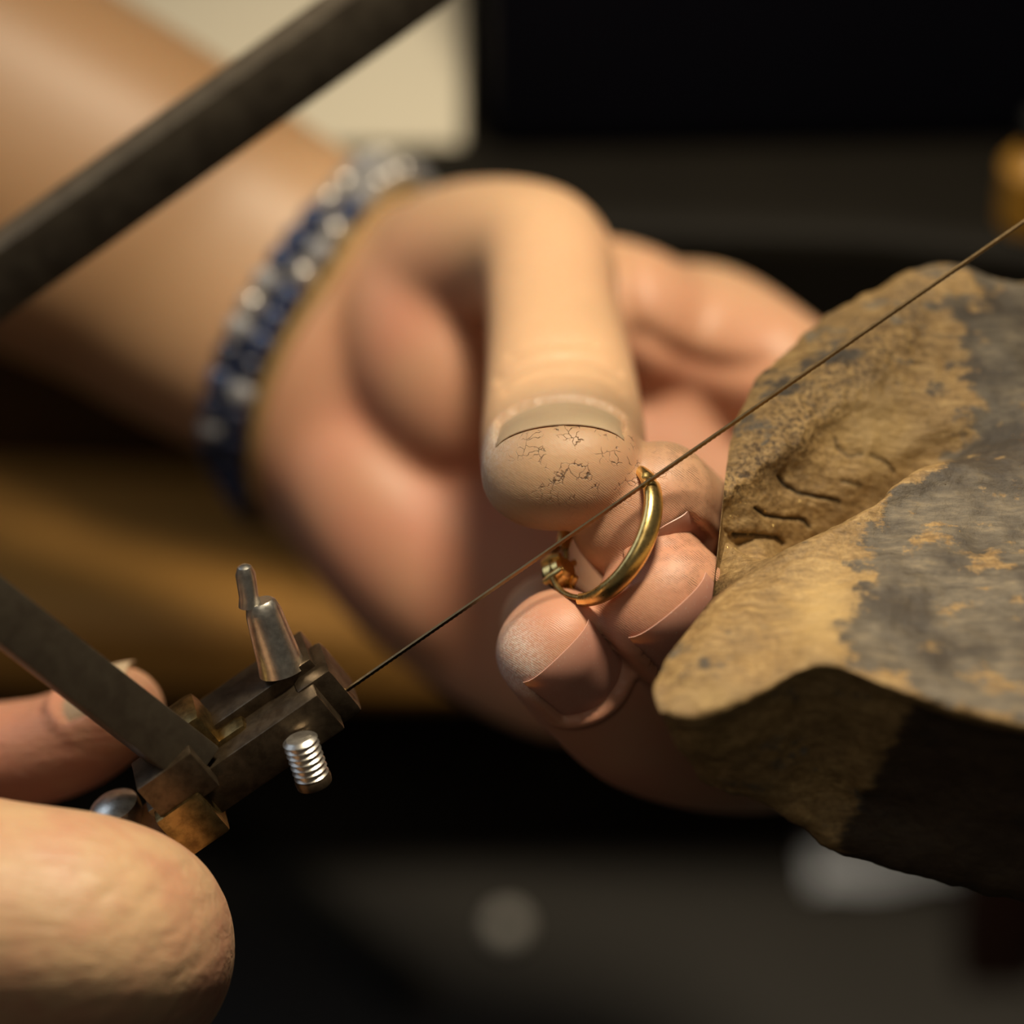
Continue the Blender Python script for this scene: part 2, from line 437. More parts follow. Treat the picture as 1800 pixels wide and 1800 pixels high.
# ------------------------------------------------------------------ background things
def rbox(name, c, half, mat, bev, rot=0.0):
    ca, sa = math.cos(rot), math.sin(rot)
    mb = MB(); mb.box(wl(*c), (wl(ca, sa, 0), wl(-sa, ca, 0), wl(0, 0, 1)), half, bev)
    return mb.build(name, mat)
t = empty('cream_board', wl(-46, 148, -38))
tag(t, 'cream board leaning back on the dark bench behind the forearm', 'board')
ca, sa = math.cos(math.radians(40)), math.sin(math.radians(40))
bu = wl(0, ca, sa); bn_ = wl(0, -sa, ca)
mb = MB(); mb.box(wl(-41.5, 149.5, -37.0) + bu * 62 - bn_ * 3.2, (wl(1, 0, 0), bu, bn_), (33, 62, 3.2), 1.2); mb.build('cover', CREAM, t)
mb = MB(); mb.box(wl(-46, 201, -17), (wl(1, 0, 0), wl(0, 0.25, 1), wl(0, 1, -0.25)), (24, 21, 1.6), 0.5); mb.build('prop', CREAM, t)
t = empty('tool_case', wl(98, 201, -38))
tag(t, 'navy black case standing on the bench behind the hand', 'case')
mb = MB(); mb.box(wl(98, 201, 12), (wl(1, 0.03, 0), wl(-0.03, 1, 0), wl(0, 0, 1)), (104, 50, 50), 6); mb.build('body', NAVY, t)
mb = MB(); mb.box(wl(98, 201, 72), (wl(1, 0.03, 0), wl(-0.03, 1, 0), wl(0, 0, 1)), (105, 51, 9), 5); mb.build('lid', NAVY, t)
mb = MB(); hp = [wl(98 + 30 * math.cos(a), 201, 80 + 22 * math.sin(a)) for a in np.linspace(0, math.pi, 17)]; mb.tube(hp, 4); mb.build('handle', BLACKM, t)
t = empty('amber_bottle', wl(86.5, 127, -38))
tag(t, 'small amber bottle on the bench, cut off by the right frame edge', 'bottle')
mb = MB(); mb.lathe(wl(86.5, 127, -38.2), wl(0, 0, 1), [(5.2, 0), (6, 1), (6, 11), (4.5, 13), (2.6, 14.2), (2.6, 16)]); mb.build('glass', AMBER, t)
mb = MB(); mb.lathe(wl(86.5, 127, -22.4), wl(0, 0, 1), [(3.2, 0), (3.2, 4.6), (2.8, 5)]); mb.build('cap', BLACKM, t)

def tray_pt(px, py, z=-215):
    a = PITCH + math.atan((py - 900) / S / D)
    y = (D * math.sin(PITCH) - z) / math.tan(a) - D * math.cos(PITCH)
    d = y * math.cos(PITCH) - z * math.sin(PITCH)
    x = (px - 900) / S * (D + d) / D
    return x, y
x, y = tray_pt(892, 1648)
mb = MB(); mb.sphere(wl(x, y, -211.8), 3.2, 16, 10); tag(mb.build('bead', WHITE), 'small pale round bead lying alone on the dark catch tray', 'bead')
x, y = tray_pt(1565, 1528)
mb = MB()
gx, gy = np.meshgrid(np.linspace(-1, 1, 12), np.linspace(-1, 1, 8), indexing='ij')
pz = 1.5 + 1.8 * np.sin(gx * 2.3 + 0.4) ** 2 + 0.8 * gy ** 2
vv = [wl(x + 17 * a, y + 7 * b + 2 * a, -215 + c) for a, b, c in zip(gx.ravel(), gy.ravel(), pz.ravel())]
vv += [wl(x + 17 * a, y + 7 * b + 2 * a, -215.3 + c) for a, b, c in zip(gx.ravel(), gy.ravel(), pz.ravel())]
ff = []
for i in range(11):
    for j in range(7):
        q = [i * 8 + j, (i + 1) * 8 + j, (i + 1) * 8 + j + 1, i * 8 + j + 1]
        ff += [q, [k + 96 for k in q][::-1]]
bd = [i * 8 for i in range(12)] + [88 + j for j in range(1, 8)] + [i * 8 + 7 for i in range(10, -1, -1)] + list(range(6, 0, -1))
for k in range(len(bd)):
    a, b = bd[k], bd[(k + 1) % len(bd)]; ff.append([a, b, b + 96, a + 96])
mb.add(vv, ff); tag(mb.build('paper_scrap', PAPER), 'pale grey paper scrap on the tray below the wooden pin', 'paper')
x, y = tray_pt(985, 1372)
mb = MB(); mb.box(wl(x, y, -214.2), (wl(1, .4, 0), wl(-.4, 1, 0), wl(0, 0, 1)), (7, 4, 0.8), 0.3)
tag(mb.build('metal_offcut', metal_mat('dull_sheet', (0.30, 0.29, 0.26), 0.5)), 'dull grey metal offcut on the tray below the curled fingers', 'offcut')
p0 = tray_pt(330, 1420); p1 = tray_pt(720, 1760)
t = empty('dark_rod', wl((p0[0] + p1[0]) / 2, (p0[1] + p1[1]) / 2, -215))  # slim dark rod with a grip at one end
tag(t, 'black slender rod lying diagonally on the tray beside the fist', 'file')
dr = np.array([p1[0] - p0[0], p1[1] - p0[1]]); L = np.linalg.norm(dr); dr /= L
mid = ((p0[0] + p1[0]) / 2, (p0[1] + p1[1]) / 2)
mb = MB(); mb.box(wl(mid[0], mid[1], -213), (wl(dr[0], dr[1], 0), wl(-dr[1], dr[0], 0), wl(0, 0, 1)), (L / 2, 4.5, 1.8), 0.4); mb.build('rod_bar', BLACKM, t)
e = (p0[0] - dr[0] * 26, p0[1] - dr[1] * 26)
mb = MB(); mb.lathe(wl(e[0] - dr[0] * 26, e[1] - dr[1] * 26, -208.5), wl(dr[0], dr[1], 0), [(3, 0), (6, 3), (6.4, 20), (5, 40), (3.6, 52), (3.4, 56)]); mb.build('handle', BLACKM, t)
x, y = tray_pt(1745, 1690)
mb = MB(); mb.box(wl(x, y, -120), (wl(1, 0, 0), wl(0, 1, 0), wl(0, 0, 1)), (7.5, 7.5, 95), 1.2)
tag(mb.build('wooden_post', POST), 'dark red-brown post standing on the tray under the pin', 'post')

# ------------------------------------------------------------------ bench pin
# rails round the pin (back top -> groove -> front ridge -> underside), stations from the tip to the bench
RAILS = [
 # back silhouette
 [(1282,775,10),(1332,672,16),(1430,577,22),(1552,503,26),(1660,470,28),(1860,500,28)],
 [(1277,815,6),(1336,740,10),(1430,650,15),(1535,570,20),(1625,520,23),(1860,545,24)],
 # crest over the worn channel
 [(1272,868,3),(1345,812,6),(1432,735,10),(1520,665,14),(1600,592,18),(1860,610,19)],
 [(1270,895,3.5),(1350,862,7),(1440,795,10.5),(1535,710,13),(1632,655,16),(1860,655,16)],
 # channel floor
 [(1268,925,4),(1352,925,7.5),(1450,872,10.5),(1560,805,12.5),(1690,722,13),(1860,712,13)],
 [(1266,948,5),(1356,992,9),(1458,955,12),(1562,895,13),(1692,795,11.5),(1860,765,9.5)],
 # front lobe, rear edge
 [(1318,1003,-2),(1362,984,-3),(1440,940,-2),(1530,888,0),(1640,820,4),(1860,830,5)],
 [(1290,1030,-6),(1345,1010,-6),(1430,968,-5),(1535,920,-2),(1650,870,2),(1860,880,2)],
 [(1195,1135,-13),(1270,1085,-12),(1370,1050,-10),(1470,1020,-8),(1600,985,-6),(1860,980,-5)],
 [(1150,1205,-18),(1232,1165,-18),(1335,1125,-16),(1445,1090,-14),(1590,1095,-14),(1860,1110,-14)],
 # front ridge
 [(1160,1252,-21),(1225,1252,-22),(1330,1212,-22),(1445,1160,-21),(1590,1208,-23),(1860,1270,-25)],
 [(1178,1290,-18),(1235,1285,-20),(1335,1245,-20),(1450,1200,-19),(1595,1255,-20),(1860,1310,-21.5)],
 [(1215,1345,-13),(1270,1340,-15),(1350,1350,-14),(1460,1385,-10),(1600,1420,-11),(1860,1450,-13)],
 # lower front edge
 [(1238,1374,-9),(1320,1402,-9),(1400,1450,-7),(1480,1495,-5),(1625,1542,-5),(1860,1590,-4)],
 # underside, hidden
 [(1262,1300,-9),(1340,1290,-6),(1420,1330,8),(1520,1360,20),(1640,1290,24),(1860,1235,26)],
 [(1285,1090,-3),(1350,1040,1),(1430,1000,20),(1520,1000,36),(1640,1060,42),(1860,950,54)],
 [(1300,930,9),(1350,860,16),(1440,760,32),(1560,740,36),(1680,760,44),(1860,800,54)],
 [(1292,815,13),(1340,715,19),(1440,625,27),(1565,560,34),(1680,540,38),(1860,570,40)],
]
R3 = np.array([[cam(*p) for p in r] for r in RAILS])          # rails x stations x 3
PXr = np.array([[p[:2] for p in r] for r in RAILS], float)
ext1 = R3[:, -1] + np.array([40, 0, 0]); ext2 = R3[:, -1] + np.array([95, 0, 0])
R3 = np.concatenate([R3, ext1[:, None], ext2[:, None]], axis=1)
PXr = np.concatenate([PXr, PXr[:, -1:] + [560, 0], PXr[:, -1:] + [1300, 0]], axis=1)
G = np.concatenate([R3, PXr], axis=2)                          # carry px with xyz
def interp_axis(A, sub, closed):
    n = A.shape[0]; out = []
    rngi = range(n if closed else n - 1)
    for i in rngi:
        g = (lambda k: A[k % n]) if closed else (lambda k: A[min(max(k, 0), n - 1)])
        p0, p1, p2, p3 = g(i - 1), g(i), g(i + 1), g(i + 2)
        m1 = (p2 - p0) * 0.40; m2 = (p3 - p1) * 0.40
        for k in range(sub):
            t = k / sub
            out.append((2*t**3-3*t**2+1)*p1 + (t**3-2*t**2+t)*m1 + (-2*t**3+3*t**2)*p2 + (t**3-t**2)*m2)
    if not closed: out.append(A[-1])
    return np.array(out)
SUBR, SUBS = 20, 44
G1 = interp_axis(G, SUBR, True)                                # rails*SUBR x stations
G2 = interp_axis(np.swapaxes(G1, 0, 1), SUBS, False)           # along x around
NS, NR = G2.shape[:2]
PV = G2.reshape(-1, 5)
XYZ = PV[:, :3].copy(); PXY = PV[:, 3:]
idx = np.arange(NS * NR).reshape(NS, NR)
q = np.stack([idx[:-1], np.roll(idx, -1, 1)[:-1], np.roll(idx, -1, 1)[1:], idx[1:]], axis=-1).reshape(-1, 4)
# surface normals on the grid
Gx = XYZ.reshape(NS, NR, 3)
du = np.gradient(Gx, axis=0); dv = (np.roll(Gx, -1, 1) - np.roll(Gx, 1, 1)) / 2
nn = np.cross(du, dv); nn /= np.maximum(1e-9, np.linalg.norm(nn, axis=2, keepdims=True))
cen = Gx.mean(axis=1, keepdims=True)
if ((nn * (Gx - cen)).sum() < 0): nn = -nn
NN = nn.reshape(-1, 3)
railf = np.tile(np.arange(NR) / SUBR, NS)                      # rail coordinate
px, py = PXY[:, 0], PXY[:, 1]
def sstep(x, a, b):
    t = np.clip((x - a) / (b - a), 0, 1); return t * t * (3 - 2 * t)
# wear, stain and tone masks for the wood
ty = [440, 560, 640, 700, 780, 830, 880, 940, 1000, 1100, 1160, 1205, 1260, 1290]
tx = [1660, 1660, 1690, 1700, 1705, 1650, 1590, 1535, 1500, 1490, 1500, 1590, 1760, 1900]
thr = np.interp(py, ty, tx)
top = (railf < 10.4) | (railf > 16.6)
patina = np.where(top, 0.76 * sstep(px, thr - 90, thr + 70), 0.15)
patina = np.maximum(patina, np.where((railf < 1.6) | (railf > 17), 0.30 + 0.2 * sstep(px, 1500, 1650), 0))
patina = patina + 0.42 * np.exp(-((px - 1235) / 62) ** 2 - ((py - 1165) / 42) ** 2) * top
front_dark = np.where((railf > 10.6) & (railf < 16.5), sstep(px + 0.55 * (py - 1300), 1500, 1640), 0.0)  # front face and underside turn darker towards the right
stip = np.where(railf < 5.5, np.exp(-((railf - 1.75) / 0.95) ** 2), 0) * (1 - sstep(px, 1600, 1660)) + 0.15
pale = np.exp(-(((px - 1450) / 60) ** 2 + ((py - 1070) / 75) ** 2)) + 0.8 * np.exp(-(((px - 1540) / 80) ** 2 + ((py - 760) / 70) ** 2)) * (railf < 6) \
     + 0.6 * np.exp(-(((px - 1250) / 50) ** 2 + ((py - 1225) / 25) ** 2))
pale = np.clip(pale, 0, 1)
filed = np.clip(1 - np.abs(railf - 4.2) / 1.6, 0, 1) * (1 - sstep(px, 1640, 1720))
# relief: soft knocks, the file hollows and the saw nicks
hz = np.array([mnoise.noise(Vector(p * 0.10)) * 0.8 + mnoise.noise(Vector(p * 0.33)) * 0.35 + mnoise.noise(Vector(p * 0.9)) * 0.14 for p in XYZ])
front = (PXY[:, 0] < 2000)
XYZ += NN * (hz * np.where(front, 1, 0.5))[:, None]
CUTS = [[(1288, 938), (1330, 942), (1366, 945), (1376, 955)], [(1326, 893), (1345, 906), (1380, 912), (1415, 915), (1421, 926)],
        [(1372, 838), (1382, 852), (1405, 866), (1440, 874), (1474, 880)], [(1469, 770), (1474, 788), (1492, 803), (1515, 797)],
        [(1480, 846), (1512, 853)], [(1530, 800), (1556, 810), (1572, 830)]]
cut = np.zeros(len(XYZ))
vis = (railf > 1.0) & (railf < 6.2)
for ci, cl in enumerate(CUTS):
    cl = np.array(cl, float)
    for a, b in zip(cl[:-1], cl[1:]):
        ab = b - a; L2 = (ab ** 2).sum()
        tt = np.clip(((PXY - a) @ ab) / L2, 0, 1)
        dd = np.linalg.norm(PXY - a - tt[:, None] * ab, axis=1)
        cut = np.maximum(cut, np.where(vis, (1 - sstep(dd, 1.6, 4.6)) * (1.0 if ci < 3 else 0.6), 0))
XYZ -= NN * (cut * 0.45)[:, None]
faces = q.tolist()
vv = XYZ.tolist()
def capfan(ring, flip, push):
    c = np.mean([vv[i] for i in ring], axis=0) + push
    vv.append(c.tolist()); k = len(vv) - 1
    for i in range(len(ring)):
        t3 = [ring[i], ring[(i + 1) % len(ring)], k]
        faces.append(t3[::-1] if flip else t3)
# close the tip in bands so that it is a rounded end
capfan(idx[0].tolist(), True, np.array([0.0, 0, 0])); capfan(idx[-1].tolist(), False, np.zeros(3))
pad = lambda a: np.concatenate([a, [0, 0]])
PIN_V = np.array(vv); PIN_F = faces
pin = mesh_obj('bench_pin', PIN_V, PIN_F, PINWOOD, None, True,
               {'patina': pad(patina), 'front_dark': pad(front_dark), 'stipple': pad(stip), 'pale': pad(pale), 'cut': pad(cut), 'filed': pad(filed)}, origin=cam(1860, 1590, -4) + np.array([60, 0, 0]))
tag(pin, 'worn brown wooden bench pin with grey stained top and notched channel', 'bench pin')

# ------------------------------------------------------------------ hands
def sections(points, sub):
    """points: (centre xyz, half-width vector, half thickness) -> interpolated"""
    A = np.array([np.concatenate([c, wv, [b]]) for c, wv, b in points])
    return catmull(A, sub)
def loft_mesh(secs, seg=28, cap0=1.0, cap1=1.0, expo=2.25):
    V = []; Fc = []
    n = len(secs)
    rings = []
    for i in range(n):
        c, wv, b = secs[i][:3], secs[i][3:6], secs[i][6]
        t = nrm(secs[min(i + 1, n - 1)][:3] - secs[max(i - 1, 0)][:3])
        wv2 = wv - t * np.dot(wv, t); a = np.linalg.norm(wv); wv2 = nrm(wv2) * a
        nv = nrm(np.cross(t, wv2)) * b
        rings.append((c, wv2, nv, t, a, b))
    full = []
    c, wv, nv, t, a, b = rings[0]
    for k in range(6, 0, -1):
        ph = k / 6 * math.pi / 2 * 0.985
        full.append((c - t * min(a, b) * cap0 * math.sin(ph), wv * math.cos(ph), nv * math.cos(ph)))
    for r in rings: full.append(r[:3])
    c, wv, nv, t, a, b = rings[-1]
    for k in range(1, 8):
        ph = k / 7 * math.pi / 2 * 0.985
        full.append((c + t * min(a, b) * cap1 * math.sin(ph), wv * math.cos(ph), nv * math.cos(ph)))
    ang = np.arange(seg) * 2 * math.pi / seg
    cs = np.sign(np.cos(ang)) * np.abs(np.cos(ang)) ** (2 / expo); sn = np.sign(np.sin(ang)) * np.abs(np.sin(ang)) ** (2 / expo)
    for c, wv, nv in full:
        V.append(c + cs[:, None] * wv + sn[:, None] * nv)
    m = len(full)
    for i in range(m - 1):
        for k in range(seg):
            k2 = (k + 1) % seg
            Fc.append([i * seg + k, i * seg + k2, (i + 1) * seg + k2, (i + 1) * seg + k])
    Fc.append(list(range(seg))[::-1]); Fc.append([(m - 1) * seg + k for k in range(seg)])
    return np.concatenate(V), Fc, rings[-1]
def finger(pts, dors, sub=8, cap=1.0, expo=2.2):
    """pts: (px,py,d,half width,half thickness); dors: back-of-finger direction for each"""
    P3 = [cam(*p[:3]) for p in pts]; S_ = []
    if not isinstance(dors[0], (list, tuple, np.ndarray)): dors = [dors] * len(pts)
    for i, p in enumerate(pts):
        t = nrm(P3[min(i + 1, len(pts) - 1)] - P3[max(i - 1, 0)])
        dv = np.asarray(dors[i], float); dv = nrm(dv - t * np.dot(dv, t))
        S_.append((P3[i], np.cross(dv, t) * p[3], p[4]))
    return loft_mesh(sections(S_, sub), cap1=cap, expo=expo)

def fuse(meshes, voxel):
    V = []; Fc = []; n = 0
    for v, f in meshes:
        V.append(v); Fc += [[i + n for i in q] for q in f]; n += len(v)
    me = bpy.data.meshes.new('tmp'); me.from_pydata(np.concatenate(V).tolist(), [], Fc)
    bm = bmesh.new(); bm.from_mesh(me); bmesh.ops.recalc_face_normals(bm, faces=bm.faces); bm.to_mesh(me); bm.free()
    o = bpy.data.objects.new('tmp', me); COL.objects.link(o)
    md = o.modifiers.new('r', 'REMESH'); md.mode = 'VOXEL'; md.voxel_size = voxel; md.adaptivity = 0.0
    dg = bpy.context.evaluated_depsgraph_get(); ev = o.evaluated_get(dg); m2 = ev.to_mesh()
    nv = len(m2.vertices); co = np.empty(nv * 3, np.float32); m2.vertices.foreach_get('co', co); co = co.reshape(-1, 3).astype(float)
    fc = [list(p.vertices) for p in m2.polygons]
    ed = np.empty(len(m2.edges) * 2, np.int32); m2.edges.foreach_get('vertices', ed); ed = ed.reshape(-1, 2)
    ev.to_mesh_clear(); bpy.data.objects.remove(o); bpy.data.meshes.remove(me)
    return co, fc, ed
def relax(co, ed, iters, wgt, lam=0.5):
    n = len(co); a, b = ed[:, 0], ed[:, 1]
    deg = np.maximum(1, np.bincount(a, minlength=n) + np.bincount(b, minlength=n))
    for _ in range(iters):
        av = np.empty_like(co)
        for k in range(3):
            av[:, k] = (np.bincount(a, co[b, k], n) + np.bincount(b, co[a, k], n)) / deg
        co = co + (av - co) * (lam * wgt)[:, None]
    return co
def vnormals(co, fc):
    f = np.array([q[:3] for q in fc]); nrmv = np.cross(co[f[:, 1]] - co[f[:, 0]], co[f[:, 2]] - co[f[:, 0]])
    out = np.zeros_like(co)
    for k in range(3): np.add.at(out, f[:, k], nrmv)
    return out / np.maximum(1e-9, np.linalg.norm(out, axis=1, keepdims=True))
def blob(co, c, r):
    return np.exp(-(np.linalg.norm(co - c, axis=1) / r) ** 2)

def nail_frame(tip_ring, twist=0.0):
    c, wv, nv, t, a, b = tip_ring
    W_ = nrm(wv); N_ = -nrm(nv)
    # dorsal is the side that wv x t points to
    N_ = nrm(np.cross(t, W_))
    return c, W_, N_, t, a, b
def nail_height(u, v, a, b, cc, flat):
    vv_ = np.clip(v / (cc * 1.06), 0, 0.93)
    return b * np.sqrt(np.clip(1 - (u / (a * 1.02)) ** 2, 0.02, 1)) * np.sqrt(1 - vv_ ** 2)
def fit_nail(co, fr, W, v0, v1, flat=0.25, lift=0.0, fold=0.55):
    """sink the nail bed and raise the folds round it"""
    c, wd, nd_, t, a, b = fr
    rel = co - c; u = rel @ wd; v = rel @ t; h = rel @ nd_
    hh = nail_height(u, v, a, b, b, flat) + lift
    near = (np.abs(u) < W + 3) & (v > v0 - 3) & (v < v1 + 3) & (h > 0) & (np.abs(h - hh) < 1.6)
    # signed distance outside nail outline (lateral / proximal)
    du = np.abs(u) - W; dp = v0 - v + 0.9 * (u / W) ** 2 * 1.6
    ds = np.maximum(du, dp)
    inside = near & (ds < 0) & (v < v1)
    tgt = hh - 0.35
    dh = np.where(inside, np.minimum(0, tgt - h) , 0)
    ring = near & (ds >= 0) & (ds < 2.2) & (v < v1 - 1.0)
    fall = np.where(ring, np.sin(np.clip(ds / 2.2, 0, 1) * math.pi) ** 0.8, 0) * sstep(v1 - 1.0 - v, 0, 3)
    dh = dh + fall * fold
    return co + nd_ * dh[:, None]
def nail_obj(fr, W, v0, v1, mat, parent, flat=0.25, lift=0.0, arc=0.8):
    c, wd, nd_, t, a, b = fr
    NU, NV = 18, 18; V = []; E = []
    for lay in (0, 1):
        for j in range(NV):
            for i in range(NU):
                s_ = -1 + 2 * i / (NU - 1); q_ = j / (NV - 1)
                u = s_ * W; lo = v0 + 0.9 * s_ * s_ * 1.6; hi = v1 - arc * s_ * s_
                v = lo + (hi - lo) * q_
                h = float(nail_height(np.array(u), np.array(v), a, b, b, flat)) + lift
                edge = max(abs(s_) ** 10, (1 - q_) ** 10)
                h -= 0.30 * edge + (0.13 if lay else 0.0)
                V.append(c + wd * u + t * v + nd_ * h); E.append(sstep(np.array(q_), 0.90, 0.99))
    Fc = []; K = NU * NV
    for j in range(NV - 1):
        for i in range(NU - 1):
            q_ = [j * NU + i, j * NU + i + 1, (j + 1) * NU + i + 1, (j + 1) * NU + i]
            Fc += [q_, [k + K for k in q_][::-1]]
    bd = list(range(NU)) + [j * NU + NU - 1 for j in range(1, NV)] + [(NV - 1) * NU + i for i in range(NU - 2, -1, -1)] + [j * NU for j in range(NV - 2, 0, -1)]
    for k in range(len(bd)):
        p, r = bd[k], bd[(k + 1) % len(bd)]; Fc.append([p, r, r + K, p + K])
    return mesh_obj('nail', np.array(V), Fc, mat, parent, True, {'edge': np.array(E, float)}, None, 50)

# ---- the hand that holds the ring
def edge_sec(top, bot, b):
    a, c = cam(*top), cam(*bot)
    return ((a + c) / 2, (a - c) / 2, b)
arm_secs = [edge_sec((-1500, -1080, 96), (-1740, -300, 82), 40), edge_sec((-520, -380, 108), (-760, 260, 94), 33), edge_sec((0, -110, 108), (-330, 480, 96), 30), edge_sec((350, 95, 107), (60, 640, 95), 26),
            edge_sec((505, 212, 106), (240, 735, 95), 23), edge_sec((715, 335, 102), (455, 850, 94), 20), edge_sec((815, 395, 98), (650, 1040, 92), 18),
            edge_sec((1000, 440, 93), (830, 1225, 84), 15), edge_sec((1180, 480, 89), (1010, 1320, 78), 12.5), edge_sec((1290, 560, 85), (1170, 1350, 75), 10)]
arm_m = loft_mesh(sections(arm_secs, 8), 40, 0.3, 0.8, 2.3)
D_tip = (0.45, -0.54, 0.71)
thumb_p = [(700, 560, 92, 13, 13), (800, 470, 80, 13, 12.5), (948, 452, 60, 10.2, 10.6), (972, 560, 46, 9.7, 9.0), (985, 668, 34, 10.6, 8.8), (990, 772, 22, 11.1, 8.6), (988, 828, 5.0, 10.5, 7.8)]
thumb_d = [(-.2, .5, .8), (0, .55, .8), (.1, .62, .75), (.1, .6, .78), (.08, .62, .76), (0.02, .92, .35), (-.06, .96, .25)]
thumb_m = finger(thumb_p, thumb_d, cap=0.95)
index_p = [(1120, 610, 88, 11, 12), (1235, 585, 83, 10.5, 11), (1400, 680, 70, 9.8, 9.8), (1555, 795, 64, 9.6, 9.6), (1400, 955, 47, 9, 8.8), (1245, 1000, 31, 9.4, 8.4), (1180, 945, 19, 10.2, 8.2), (1128, 892, 7.0, 9.9, 7.7)]
index_m = finger(index_p, [(.3, .5, -.8), (.4, .6, -.6), (.5, .6, -.5), (.9, 0, .0), (.6, -.6, .4), (.45, -.6, .65), (.38, -.62, .68), (.36, -.62, .7)], cap=0.9)
mid_p = [(1180, 830, 88, 10.5, 11), (1400, 900, 75, 9.8, 9.8), (1560, 1080, 58, 9.6, 9.4), (1440, 1180, 42, 9.2, 8.6), (1305, 1215, 24, 9.2, 8.4), (1222, 1124, 12.5, 9.5, 8.2), (1162, 1052, 3.5, 8.8, 7.8)]
mid_m = finger(mid_p, [(.4, .3, -.8), (.5, .3, -.7), (.9, 0, .1), (.6, -.6, .5), (.48, -.6, .65), D_tip, D_tip], cap=0.92)
ring_p = [(1150, 1020, 84, 10, 10.5), (1270, 1180, 74, 9.6, 9.6), (1370, 1300, 54, 9.2, 9), (1270, 1320, 38, 8.8, 8.4), (1140, 1285, 24, 8.8, 8.0), (1055, 1212, 14.5, 8.9, 7.9), (975, 1137, 6, 7.9, 7.4)]
ring_m = finger(ring_p, [(.3, 0, -.8), (.6, -.2, -.7), (.8, -.4, .1), (.6, -.6, .5), (.5, -.6, .65), (.46, -.54, .7), (.48, -.52, .71)], cap=0.92)
pink_p = [(1080, 1180, 80, 9.5, 9.5), (1180, 1290, 68, 8.6, 8.6), (1225, 1310, 54, 7.8, 7.8), (1130, 1240, 42, 7.2, 7.2), (1040, 1160, 30, 7, 6.8), (962, 1090, 21, 6.4, 6.2)]
pink_m = finger(pink_p, [(.3, -.3, -.8), (.6, -.5, -.5), (.8, -.5, .2), (.6, -.6, .5), (.5, -.55, .7), (.5, -.5, .7)], cap=0.92)
def ellipsoid(c, ax, half):
    mb_ = MB(); mb_.sphere(c, 1.0, 28, 18, half, ax); return (mb_.v[0], mb_.f)
thenar = ellipsoid(cam(755, 625, 82), ((.35, -.9, .1), (.9, .35, .1), (0, 0, 1)), (21, 14, 15))
hypo = ellipsoid(cam(700, 930, 88), ((.55, -.8, .1), (.8, .5, 0), (0, 0, 1)), (28, 15, 16))
web = ellipsoid(cam(1090, 560, 78), ((.9, -.3, 0), (.3, .9, 0), (0, 0, 1)), (17, 12, 13))
HV, HF, HE = fuse([m[:2] for m in (arm_m, thumb_m, index_m, mid_m, ring_m, pink_m)] + [thenar, hypo, web], 0.52)
tips = [cam(988, 828, 5), cam(1128, 892, 7), cam(1162, 1052, 3.5), cam(976, 1137, 6), cam(962, 1090, 21)]
dist = np.min([np.linalg.norm(HV - t_, axis=1) for t_ in tips], axis=0)
HV = relax(HV, HE, 4, np.ones(len(HV)))
HV = relax(HV, HE, 85, sstep(dist, 14, 40))
frT = nail_frame(thumb_m[2]); frI = nail_frame(index_m[2]); frM = nail_frame(mid_m[2]); frR = nail_frame(ring_m[2]); frP = nail_frame(pink_m[2])
NAILS = [(frT, 8.2, -8.0, 3.6, 0.16, -0.1, THUMBNAIL), (frI, 4.9, -7.0, 4.7, 0.24, -0.3, NAIL), (frM, 6.4, -7.0, 4.8, 0.24, -0.1, NAIL), (frR, 5.8, -6.4, 4.5, 0.24, -0.1, NAIL), (frP, 4.8, -5.5, 4.0, 0.24, -0.1, NAIL)]
for fr, W, v0, v1, fl, li, mt in NAILS: HV = fit_nail(HV, fr, W, v0, v1, fl, li)
HV = relax(HV, HE, 1, np.ones(len(HV)), 0.4)
# creases: thumb knuckle folds, palm lines
def groove(co, pts, width, depth, nv):
    P_ = np.array([cam(*p) for p in pts]); best = np.full(len(co), 1e9)
    P_ = catmull(P_, 8)
    box = (co.min(0), co.max(0))
    sel = np.where(np.all((co > P_.min(0) - 9) & (co < P_.max(0) + 9), axis=1))[0]
    if len(sel) == 0: return co
    d2 = np.min(np.linalg.norm(co[sel][:, None, :2] - P_[None, :, :2], axis=2), axis=1)
    # only the side that faces the viewer
    g = np.exp(-(d2 / width) ** 2) * (nv[sel, 2] > 0.05) * (np.abs(co[sel, 2] - np.interp(0.5, [0, 1], [P_[:, 2].min(), P_[:, 2].max()])) < 16)
    co = co.copy(); co[sel] -= nv[sel] * (g * depth)[:, None]; return co
NVh = vnormals(HV, HF)
if (NVh * (HV - HV.mean(0))).sum() < 0: NVh = -NVh
for pts, wd_, dp_ in [([(880, 668, 26), (950, 636, 26), (1030, 632, 26), (1085, 655, 27)], 0.7, 0.45), ([(890, 690, 24), (960, 662, 24), (1040, 664, 24), (1090, 690, 25)], 0.6, 0.35),
                      ([(900, 625, 28), (960, 605, 28), (1040, 605, 28)], 0.7, 0.35), ([(1080, 400, 70), (1095, 500, 66), (1105, 600, 62), (1110, 700, 60)], 2.2, 1.6),
                      ([(1130, 590, 68), (1230, 640, 66), (1330, 640, 62), (1430, 590, 60)], 2.0, 1.2)]:
    HV = groove(HV, pts, wd_, dp_, NVh)
pinkm = np.clip(0.9 * blob(HV, cam(1000, 1150, 2), 11) + 0.7 * blob(HV, cam(1200, 1020, 2), 10) + 0.35 * blob(HV, cam(1130, 890, 2), 8) + 0.9 * blob(HV, cam(1250, 650, 60), 20)
                + 0.9 * blob(HV, cam(1150, 1300, 20), 26) + 0.8 * blob(HV, cam(780, 950, 75), 34) + 0.5 * blob(HV, cam(600, 800, 75), 22) + 0.5 * blob(HV, cam(720, 500, 70), 12), 0, 1)
